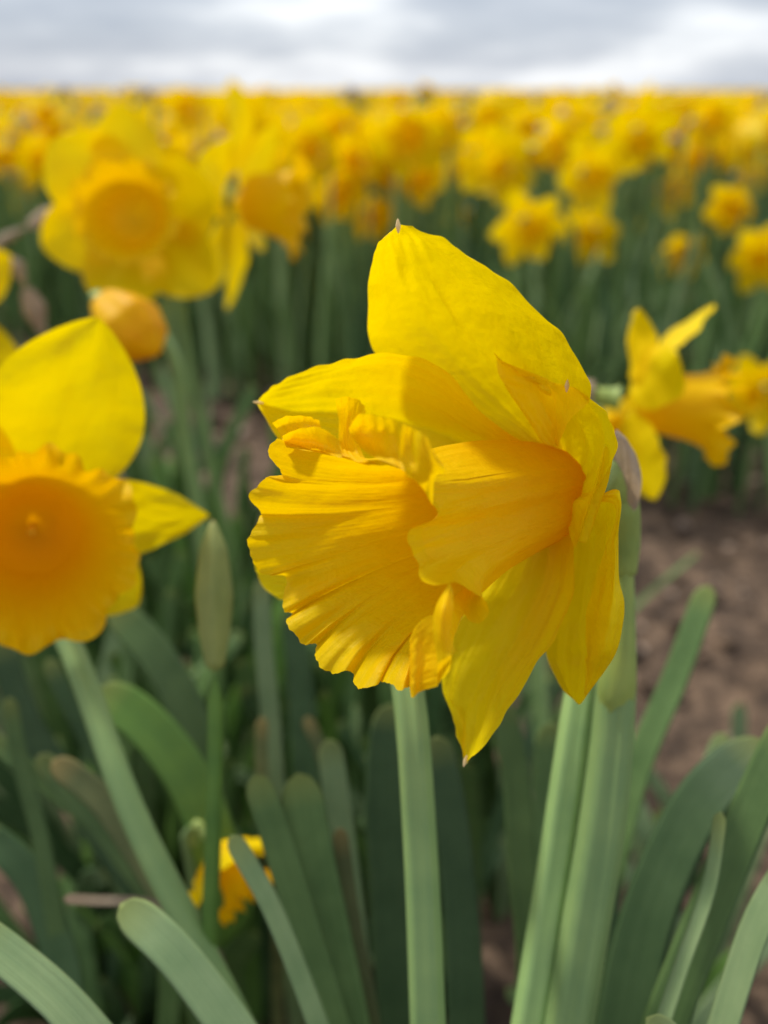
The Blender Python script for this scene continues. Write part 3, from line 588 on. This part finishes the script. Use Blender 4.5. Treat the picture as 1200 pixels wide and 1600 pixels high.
bud(at(247, 553, .36), at(160, 468, .37), gxy(300, 800, .50), 'blurred golden nodding bud behind the petals of the left flower', r=.0130, papery=False, stemvia=[at(150, 462, .385), at(180, 470, .40), at(250, 520, .40), at(290, 700, .43)])
bud(at(333, 812, .245), at(336, 1050, .238), gxy(330, 1430, .25, (0, .02)), 'slim upright green bud with an orange tip right of the left flower', r=.0047, mat='bud_green', stemvia=[at(336, 1060, .238), at(334, 1250, .238), at(328, 1440, .238)], papery=False, stem_r=.0021, stemmat='leaf_bright')
bud(at(560, 760, .235), at(600, 900, .215), gxy(668, 1600, .20, (0, .01)), 'thick pale green stem rising straight behind the frilled trumpet, its bud hidden', r=.011, stemvia=[at(625, 1000, .206), at(640, 1100, .2), at(655, 1300, .2), at(668, 1600, .2)], stem_r=.0036, papery=False, mat='bud_green')
bud(at(900, 820, .222), at(915, 960, .218), gxy(828, 1600, .212, (0, .01)), 'pale green flower stem leaning left of the large flower stem, its bud hidden', r=.009, stemvia=[at(914, 1040, .216), at(902, 1120, .213), at(868, 1350, .212), at(828, 1600, .21)], stem_r=.0039, papery=False, mat='bud_green')

daffodil(at(340, 1330, .285), camdir(.55, -.6, .25), gxy(325, 1500, .31), 'small low yellow daffodil half hidden among leaves at lower left', seed=23, papery=False, scale=.42, lean=.6, roll=.3, cor=dict(L=.020, R=.011))
daffodil(at(-122, 492, .42), camdir(.1, -.2, .9), gxy(30, 700, .5), 'blurred daffodil at the left edge of which one petal shows', seed=25, lean=.2)

hand = [ # px, py, bloom diameter px, facing (right, up, toward), label
 (712,262,52,(-.2,-.6,.7),'small round blurred daffodil head alone above the top petal of the large flower'),
 (714,345,56,(.3,-.6,.6),'blurred daffodil head just right of the top petal tip'),
 (790,262,92,(-.5,-.3,.7),'blurred daffodil cluster head right of the small round one'),
 (822,348,104,(.2,-.8,.5),'blurred drooping daffodil with a heavy orange cup above the large flower'),
 (845,232,88,(.7,-.2,.5),'blurred daffodil facing right above the drooping one'),
 (770,190,64,(-.3,-.2,.8),'blurred daffodil in the far band right of centre'),
 (915,272,100,(.4,-.5,.7),'blurred open daffodil above the tilted one in the right half'),
 (928,360,84,(-.4,-.7,.5),'blurred tilted daffodil hanging over dark leaves in the right half'),
 (1046,298,66,(.4,-.5,.7),'blurred daffodil head over the round one near the right edge'),
 (1062,398,74,(-.1,-.5,.8),'round blurred daffodil head low over dark leaves near the right edge'),
 (1002,358,38,(.1,-.4,.8),'tiny blurred daffodil head left of the round low one'),
 (1152,322,84,(-.5,-.5,.5),'blurred daffodil leaning left near the right edge'),
 (1165,275,60,(.3,-.3,.8),'blurred daffodil head just above the one leaning left'),
 (1195,398,96,(-.5,-.5,.6),'blurred daffodil cut by the right edge above the leaves'),
 (1190,208,70,(.3,-.4,.7),'blurred daffodil at the right edge in the upper band'),
 (960,205,72,(.5,-.4,.6),'blurred daffodil in the upper band above the open one'),
 (885,185,62,(-.4,-.3,.7),'blurred daffodil left of the upper band pair'),
 (632,215,120,(.2,-.4,.8),'tall blurred daffodil above the tip of the top petal'),
 (645,275,80,(.6,-.6,.5),'blurred daffodil hanging under the tall one'),
 (560,250,96,(-.3,-.5,.7),'blurred daffodil left of the tall one'),
 (575,330,84,(.3,-.8,.4),'blurred drooping daffodil low over dark leaves at centre'),
 (495,235,104,(-.3,-.3,.8),'blurred daffodil right of the side-on one'),
 (450,260,90,(.4,-.5,.6),'blurred daffodil behind the side-on orange trumpet'),
 (465,345,70,(.3,-.8,.3),'blurred daffodil hanging below the side-on trumpet'),
 (62,250,74,(.4,-.4,.7),'blurred daffodil left of the wide-open one'),
 (50,330,54,(-.3,-.5,.7),'small blurred daffodil beneath it near the left edge'),
 (85,365,66,(.5,-.4,.5),'blurred daffodil behind the lower left petal of the wide-open one'),
 (38,400,46,(.2,-.7,.5),'small drooping blurred daffodil near the left edge'),
 (120,430,44,(-.2,-.5,.6),'small blurred daffodil below the wide-open one'),
 (400,200,80,(-.2,-.4,.8),'blurred daffodil over the upright petals of the side-on one'),
 (300,170,70,(-.3,-.3,.8),'blurred daffodil between the two big blurred flowers'),
 (520,300,96,(.3,-.5,.6),'blurred daffodil between the side-on one and the large top petal'),
 (535,200,90,(-.4,-.4,.7),'blurred daffodil in the upper band above centre left'),
 (430,225,84,(.4,-.4,.6),'blurred daffodil above the side-on trumpet'),
 (690,200,80,(-.3,-.5,.7),'blurred daffodil in the upper band right of the tall one'),
 (745,240,84,(.4,-.6,.5),'blurred daffodil touching the cluster head right of the small round one'),
 (1100,190,80,(.3,-.3,.7),'blurred daffodil in the upper band near the right edge'),
 (1040,215,70,(-.4,-.4,.7),'blurred daffodil in the upper band above the daffodil at right'),
 (1190,610,60,(-.6,-.3,.4),'blurred daffodil behind the trumpet of the flower at right'),
 (950,650,60,(.5,-.4,.4),'blurred yellow daffodil peeping between two flowers at right'),
]
for i, (px, py, sz, f, lab) in enumerate(hand):
    d = FPX * (.086 if px > 640 else .092) / sz
    if py > 560: d = .62
    c = at(px, py, d); h = c[2]
    daffodil(c, camdir(*f) if f[2] < .3 else nrm(camdir(*f) * [1, 1, .6]), (c[0] + rng.uniform(-.03, .03) + (.14 if px == 1190 and py > 560 else 0), c[1] + rng.uniform(.02, .06)), lab, 'blurred daffodils of the next rows', seed=40 + i, roll=rng.uniform(0, 1), lean=rng.uniform(.35, .9), Wp=.0185, scale=1.12 if py < 560 else .6)

def dead_stem(pts, r, label):
    base = pts[-1].copy(); base[2] = -.01
    t = thing('withered_stem', Vector((base[0], base[1], 0)), label, 'withered stem')
    build('stem', tube_data(list(pts) + [base], [r * .5, r] + [r * .9] * (len(pts) - 1), n=40, seg=12, ridge=.15), 'leaf_dry', t, (base[0], base[1], 0))
    d = nrm(pts[0] - pts[1]); build('spathe', tube_data([pts[0] - d * .002, pts[0] + d * .010, pts[0] + d * .024], [r * .6, r * 1.3, r * .2], n=14, seg=12, ridge=.25), 'paper', t, (base[0], base[1], 0))
dead_stem([at(48, 352, .50), at(0, 378, .50), at(-60, 420, .50), at(-110, 620, .52)], .0032, 'pale withered stem reaching in from the left edge beside the wide-open daffodil')
dead_stem([at(42, 455, .44), at(28, 418, .44), at(-10, 398, .44), at(-60, 470, .45), at(-80, 640, .47)], .0038, 'pale withered stem hooked over at the left edge, lower of the two')
# ================================================================== FIELD
def row_front(x):                       # near edge of the next row: soil gap lies before it
    return 1.30 - .62 * x
HEADS = []
def copy_thing(root, loc, rz, sc, label, group):
    r = root.copy(); COL.objects.link(r); r.location = loc; r.rotation_euler = (0, 0, rz); r.scale = (sc,) * 3
    r['label'] = label; r['group'] = group; r['category'] = CAT
    for ch in list(root.children):
        c = ch.copy(); COL.objects.link(c); c.parent = r
    return r
spots = []
def visible(p, marg=40):
    q = p - C0; z = q @ CF
    if z < .05: return False
    x = 600 + FPX * (q @ CX) / z; y = 800 - FPX * (q @ CU) / z
    return -marg < x < 1200 + marg and y < 1650
k = 0
while len(spots) < 330 and k < 100000:
    k += 1
    y = 1.25 + 1.9 * rng.random() ** .8; x = rng.uniform(-.5, .5) * y
    if y < row_front(x) + .15: continue
    h = rng.normal(.385, .034)
    if not visible(np.array([x, y, h])): continue
    q = np.array([x, y, h]) - C0; z = q @ CF; px = 600 + FPX * (q @ CX) / z; py = 800 - FPX * (q @ CU) / z
    if px > 640 and py > 200 + 45 * rng.random(): continue
    if py > 330: continue
    if any((x - a) ** 2 + (y - b) ** 2 < .033 ** 2 for a, b, _ in spots): continue
    spots.append((x, y, h))
spots.sort(key=lambda s: s[1]); spots = spots[:262]
far_start = spots[-1][1]
print('far start', far_start)
protos = []
for j in range(7):
    # a prototype stands at its first spot and faces its own way
    pass
bands = [(2.1, 'blurred daffodil of the nearest planted row, seen in front of the dense yellow band'), (2.9, 'blurred daffodil in the middle of the dense yellow band'), (9e9, 'tiny blurred daffodil in the upper part of the dense yellow band')]
def band(y): return next(b[1] for b in bands if y < b[0])
for i, (x, y, h) in enumerate(spots):
    if i < 8:
        f = nrm(np.array([math.sin(i * 1.9) * .9, -.6, -.35 - .25 * (i % 4)]))
        t = daffodil((x, y, h), f, (x + .01, y + .05), band(y), 'daffodils massed in the field', seed=90 + i, roll=i * .3, lean=.3 + .12 * (i % 4), Wp=.018, scale=1.15, pistil=False)
        t['h'] = h; protos.append((t, h)); del t['h']
    else:
        t, hh = protos[int(rng.integers(0, 8))]
        copy_thing(t, Vector((x, y + .05, 0)), rng.normal(0, .9), h / hh, band(y), 'daffodils massed in the field')

# low-poly heads for the thousands beyond
def low_head(seed):
    r_ = np.random.default_rng(seed); a, e1, e2 = frame((math.sin(seed * 2.1) * .7, -.8, -.3 - .3 * (seed % 4))); L = []; mi = []
    lean = r_.uniform(.15, .8)
    for k in range(6):
        d = g_petal(a, e1, e2, np.zeros(3), k * math.pi / 3 + .3, lean=lean + r_.uniform(-.2, .2), seed=seed * 9 + k, n=5, m=4); L.append(d); mi += [0] * len(d[1])
    d = g_corona(a, e1, e2, np.zeros(3), seed=seed, n=4, m=12); L.append(d); mi += [1] * len(d[1])
    s = tube_data([(0, .02, 0), (0, .04, -.02), (0, .045, -.18)], [.003, .003, .003], seg=4, n=4); L.append(s); mi += [2] * len(s[1])
    return join_data(L), np.array(mi)
lows = [low_head(s) for s in range(8)]
def far_field():
    pts = []
    for lo, hi, dens, sc in ((far_start, 8, 80, 1.0), (8, 20, 17, 1.25), (20, 70, 3.6, 1.6)):
        area = .5 * 1.25 * (hi * hi - lo * lo); n = int(area * dens)
        y = np.sqrt(rng.uniform(lo * lo, hi * hi, n)); x = rng.uniform(-.62, .62, n) * y
        rowp = (y + .62 * x) % .9
        keep = (rowp < .62) | (y > 12)
        for a, b in zip(x[keep], y[keep]): pts.append((a, b, min(rng.normal(.408, .034), .512), sc))
    V, F, U, MI = [], [], [], []; off = 0
    for x, y, h, sc in pts:
        (v, f, u), mi = lows[int(rng.integers(0, 8))]; a = rng.normal(0, 1.0); c, s = math.cos(a), math.sin(a); sc *= rng.uniform(.8, 1.1)
        w_ = v * sc; w_ = np.stack([w_[:, 0] * c - w_[:, 1] * s + x, w_[:, 0] * s + w_[:, 1] * c + y, w_[:, 2] + h], -1)
        V.append(w_); F.append(f + off); U.append(u); MI.append(mi); off += len(v)
    print('far heads', len(pts), 'faces', sum(len(f) for f in F))
    me = mesh_from('daffodil_field', np.concatenate(V), np.concatenate(F), np.concatenate(U), np.concatenate(MI))
    for k in ('petal_far', 'corona_field', 'leaf'): me.materials.append(M[k])
    o = bpy.data.objects.new('daffodil_field', me); COL.objects.link(o); tag(o, 'mass of distant yellow daffodils reaching the horizon', 'daffodils', kind='stuff')
far_field()

# foliage of the further rows: uncountable upright strap leaves
def row_foliage():
    n = 7; Vs, Fs, Us = [], [], []; off = 0
    pts = []
    for lo, hi, dens in ((.9, 2.4, 900), (2.4, 4.5, 330), (4.5, 12, 70)):
        area = .5 * 1.2 * (hi * hi - lo * lo); N = int(area * dens)
        y = np.sqrt(rng.uniform(lo * lo, hi * hi, N)); x = rng.uniform(-.6, .6, N) * y
        rp = y + .62 * x - 1.30
        keep = (rp > rng.normal(0, .03, N)) & (((rp % .9) < .66 + rng.normal(0, .03, N)) | (y > 6))
        pts += list(zip(x[keep], y[keep], np.full(keep.sum(), 1.0 if hi < 3 else (1.3 if hi < 5 else 2.2))))
    F0 = grid_faces(n, 3)
    v = np.linspace(0, 1, n)
    for x, y, ws in pts:
        h = rng.uniform(.20, .34); w_ = rng.uniform(.009, .016) * ws; az = rng.uniform(0, 6.28); b = rng.uniform(.0, .09) * (1 + (rng.random() < .15))
        d = np.array([math.cos(az), math.sin(az), 0]); sd = rng.uniform(0, 3.14); a = np.array([math.cos(sd), math.sin(sd), 0])
        c = np.array([x, y, 0]) + d * (b * v ** 2)[:, None] + np.array([0, 0, 1.]) * (h * v - .25 * b * v ** 3)[:, None]
        wd = w_ * .5 * np.sqrt(1 - np.clip(v - .02, 0, 1) ** 5)[:, None]
        nn = np.cross(a, [0, 0, 1.])
        P = np.stack([c - a * wd, c + nn * wd * .35, c + a * wd], 1)
        Vs.append(P.reshape(-1, 3)); Fs.append(F0 + off); off += n * 3
        Us.append(np.stack([np.tile([0, .5, 1.], n) * .3 + rng.random(), np.repeat(v, 3) * .97], -1))
    print('foliage blades', len(pts))
    me = mesh_from('row_foliage', np.concatenate(Vs), np.concatenate(Fs), np.concatenate(Us)); 
    mi = np.repeat(rng.choice(3, len(pts), p=[.55, .15, .3]), len(F0)); me.polygons.foreach_set('material_index', mi.astype(np.int32))
    for k in ('leaf', 'leaf_pale', 'leaf_dark'): me.materials.append(M[k])
    o = bpy.data.objects.new('row_foliage', me); COL.objects.link(o); tag(o, 'dense dark green daffodil leaves of the rows behind', 'foliage', kind='stuff')
row_foliage()

# ================================================================== NEAR LEAVES
# every clump: base point on the soil, then its leaves as image paths from tip down (px, py), distance, width px at that distance
def leaf_obj(path, d, wpx, mat, base, t, loc, face=None, twist=0., chan=.15, dd=0.0, thick=.09):
    pts = [at(px, py, d + dd * i / max(1, len(path) - 1)) for i, (px, py) in enumerate(path)]
    w = wpx / FPX * d
    last = pts[-1]; b = np.array([base[0], base[1], -.005])
    mid = last * .5 + b * .5; mid[2] = max(mid[2], .03)
    full = [b] + ([mid] if last[2] > .08 else []) + pts[::-1]
    nv = camdir(*(face or (0.1, .2, 1)))
    V, F, U = blade_data(full, [w * .8, w, w, w, w * .95, w * .82], nv, n=46, twist=twist, chan=chan, thick=thick)
    return build('leaf', (V, F, U), mat, t, loc)
def clump(base_px, label, leaves, cat='leaf clump', group=None):
    px, py, d = base_px; q = at(px, py, d); base = (q[0], q[1])
    t = thing('leaf_clump', Vector((base[0], base[1], 0)), label, cat, group)
    for i, L in enumerate(leaves):
        a = i * 2.4; bb = (base[0] + .008 * math.cos(a), base[1] + .008 * math.sin(a))
        leaf_obj(L[0], L[1], L[2], L[3], bb, t, np.array([base[0], base[1], 0]), **(L[4] if len(L) > 4 else {}))
    return t
clump((380, 1640, .22), 'leaf clump at lower left with a broad pale blunt leaf leaning left', [
    ([(188, 1412), (262, 1478), (330, 1562), (385, 1640)], .20, 74, 'leaf_pale', dict(face=(.2, .5, .8))),
    ([(82, 1188), (150, 1240), (210, 1320), (300, 1480)], .27, 50, 'leaf_olive'),
    ([(100, 1404), (150, 1407), (205, 1408)], .245, 19, 'leaf_dry', dict(face=(0, .4, 1))),
    ([(60, 1180), (150, 1280), (240, 1400)], .29, 46, 'leaf')])
clump((545, 1640, .235), 'leaf clump at bottom centre left of the thick central stem', [
    ([(360, 1305), (415, 1400), (470, 1530), (510, 1640)], .215, 40, 'leaf_pale', dict(face=(.8, .3, .6), twist=.3)),
    ([(398, 1210), (432, 1310), (475, 1450), (530, 1640)], .235, 56, 'leaf'),
    ([(466, 1208), (485, 1330), (515, 1480), (545, 1640)], .24, 84, 'leaf'),
    ([(514, 1155), (528, 1260), (545, 1400), (560, 1560)], .27, 48, 'leaf_pale'),
    ([(530, 1293), (545, 1400), (580, 1600)], .245, 30, 'leaf_olive')])
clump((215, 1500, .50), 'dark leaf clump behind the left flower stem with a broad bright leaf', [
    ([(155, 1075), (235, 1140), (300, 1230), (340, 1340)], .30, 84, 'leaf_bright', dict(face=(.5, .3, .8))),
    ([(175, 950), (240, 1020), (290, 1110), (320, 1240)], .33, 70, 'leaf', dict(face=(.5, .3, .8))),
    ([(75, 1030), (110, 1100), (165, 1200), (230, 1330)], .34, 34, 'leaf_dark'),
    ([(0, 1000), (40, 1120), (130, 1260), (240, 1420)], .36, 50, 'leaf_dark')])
clump((100, 1640, .28), 'leaf clump in the lower left corner with a pale leaf crossing the corner', [
    ([(-60, 1440), (20, 1500), (90, 1560), (160, 1640)], .185, 74, 'leaf_pale', dict(face=(.3, .6, .6))),
    ([(14, 1090), (32, 1190), (62, 1300), (90, 1460)], .30, 30, 'leaf'),
    ([(-20, 1150), (60, 1215), (150, 1290), (220, 1380)], .31, 34, 'leaf'),
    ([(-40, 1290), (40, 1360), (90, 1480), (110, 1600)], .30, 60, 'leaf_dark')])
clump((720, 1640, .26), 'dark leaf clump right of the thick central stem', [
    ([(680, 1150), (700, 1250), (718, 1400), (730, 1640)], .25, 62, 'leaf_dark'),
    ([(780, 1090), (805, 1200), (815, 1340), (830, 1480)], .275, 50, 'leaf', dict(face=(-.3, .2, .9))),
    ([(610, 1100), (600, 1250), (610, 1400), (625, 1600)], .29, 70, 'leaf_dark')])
clump((930, 1560, .33), 'leaf clump between the two leaning stems and the soil path', [
    ([(1108, 915), (1055, 1060), (1000, 1190), (955, 1360)], .30, 46, 'leaf', dict(face=(-.4, .3, .8))),
    ([(860, 1130), (855, 1260), (870, 1420)], .30, 56, 'leaf'),
    ([(845, 1330), (800, 1280), (830, 1250)], .34, 18, 'leaf_dry'),
    ([(958, 1330), (955, 1450), (952, 1600)], .26, 26, 'leaf_dark')])
clump((1010, 1680, .24), 'leaf clump at lower right with a broad dark arching leaf', [
    ([(1198, 1160), (1110, 1235), (1040, 1360), (990, 1520), (970, 1640)], .235, 96, 'leaf_dark', dict(face=(-.6, .4, .7))),
    ([(1132, 1145), (1105, 1215), (1050, 1350), (1000, 1500)], .29, 36, 'leaf_pale', dict(face=(-.3, .3, .8))),
    ([(1127, 1268), (1110, 1380), (1065, 1510), (1010, 1680)], .20, 30, 'leaf_pale', dict(face=(-.7, .3, .5)))])
clump((1090, 1720, .22), 'leaf clump in the lower right corner with pale-edged leaves', [
    ([(1240, 1120), (1180, 1250), (1110, 1420), (1040, 1600)], .215, 70, 'leaf', dict(face=(-.4, .4, .8))),
    ([(1250, 1330), (1190, 1430), (1150, 1540), (1110, 1680)], .19, 60, 'leaf_pale', dict(face=(-.8, .3, .5))),
    ([(1010, 1590), (1060, 1640), (1090, 1700)], .18, 60, 'leaf_pale')])
clump((430, 1380, .40), 'slim grey-green leaves rising behind the lower rim of the trumpet', [
    ([(408, 905), (412, 1010), (422, 1120), (430, 1260)], .33, 34, 'leaf_pale', dict(face=(.3, .1, 1))),
    ([(410, 1120), (408, 1190), (420, 1290)], .30, 24, 'leaf_olive'),
    ([(478, 1120), (505, 1180), (530, 1290)], .33, 26, 'leaf_olive'),
    ([(455, 950), (470, 1080), (480, 1250)], .40, 44, 'leaf_dark')])
# random clumps filling the near row
def rand_clump(i, x, y, label, hmax=.30, nleaf=5, lean=.09):
    r_ = np.random.default_rng(500 + i); t = thing('leaf_clump', Vector((x, y, 0)), label, 'leaf clump', 'leaf clumps of the near row')
    for k in range(nleaf):
        az = r_.uniform(0, 6.28); h = hmax * r_.uniform(.7, 1.05); b = lean * r_.uniform(.1, 1.0); d = np.array([math.cos(az), math.sin(az), 0]); s = np.array([.006 * math.cos(k * 2.2), .006 * math.sin(k * 2.2), -.005])
        pts = [s + np.array([x, y, 0]) + d * b * v ** 1.8 + np.array([0, 0, 1]) * (h * v - b * .25 * v ** 4) for v in (0, .25, .5, .75, 1)]
        w = r_.uniform(.009, .015); f = r_.normal(0, .6)
        V, F, U = blade_data(pts, [w * .8, w, w, w * .9, w * .75], camdir(f, .3, 1), n=24, twist=r_.normal(0, .4), seg=3)
        build('leaf', (V, F, U), r_.choice(['leaf', 'leaf', 'leaf_dark', 'leaf_pale', 'leaf_bright']), t, (x, y, 0))
near = []
for i, (px, d) in enumerate([(60, .52), (160, .58), (260, .50), (330, .62), (120, .72), (230, .78), (20, .68), (380, .56), (440, .48), (500, .54), (560, .50), (620, .56), (470, .62), (540, .44), (690, .48), (750, .55), (640, .45), (820, .50), (-60, .60), (-30, .85), (90, .92), (200, .98), (860, .62), (320, .46), (410, .46), (130, .42), (40, .43), (580, .66), (700, .62), (250, .62), (300, .70), (350, .80), (280, .86), (410, .70), (460, .80), (200, .66), (160, .80), (240, .95), (330, .98), (60, 1.05), (150, 1.1), (20, .36), (90, .38), (170, .37), (270, .40), (340, .41), (-40, .40), (60, .48), (200, .45), (300, .53), (1180, .40), (1140, .34), (1230, .46), (740, .42), (660, .40)]):
    x = (px - 600) / FPX * d; y = d * .93
    near.append((x, y))
    where = 'at the lower right' if px > 1000 else 'at the lower left, close to the camera' if px < 360 and d < .42 else 'left of the large flower, by the soil path' if px < 360 and d > .75 else 'left of the large flower' if px < 330 else 'below the trumpet' if px < 600 else 'beneath the pointed lower petal' 
    rand_clump(i, x, y - .03, 'dark green strap-leaf clump ' + where, hmax=.16 if d < .42 else .2 if px > 1000 else .255 if px > 330 else .27, nleaf=6, lean=.10)
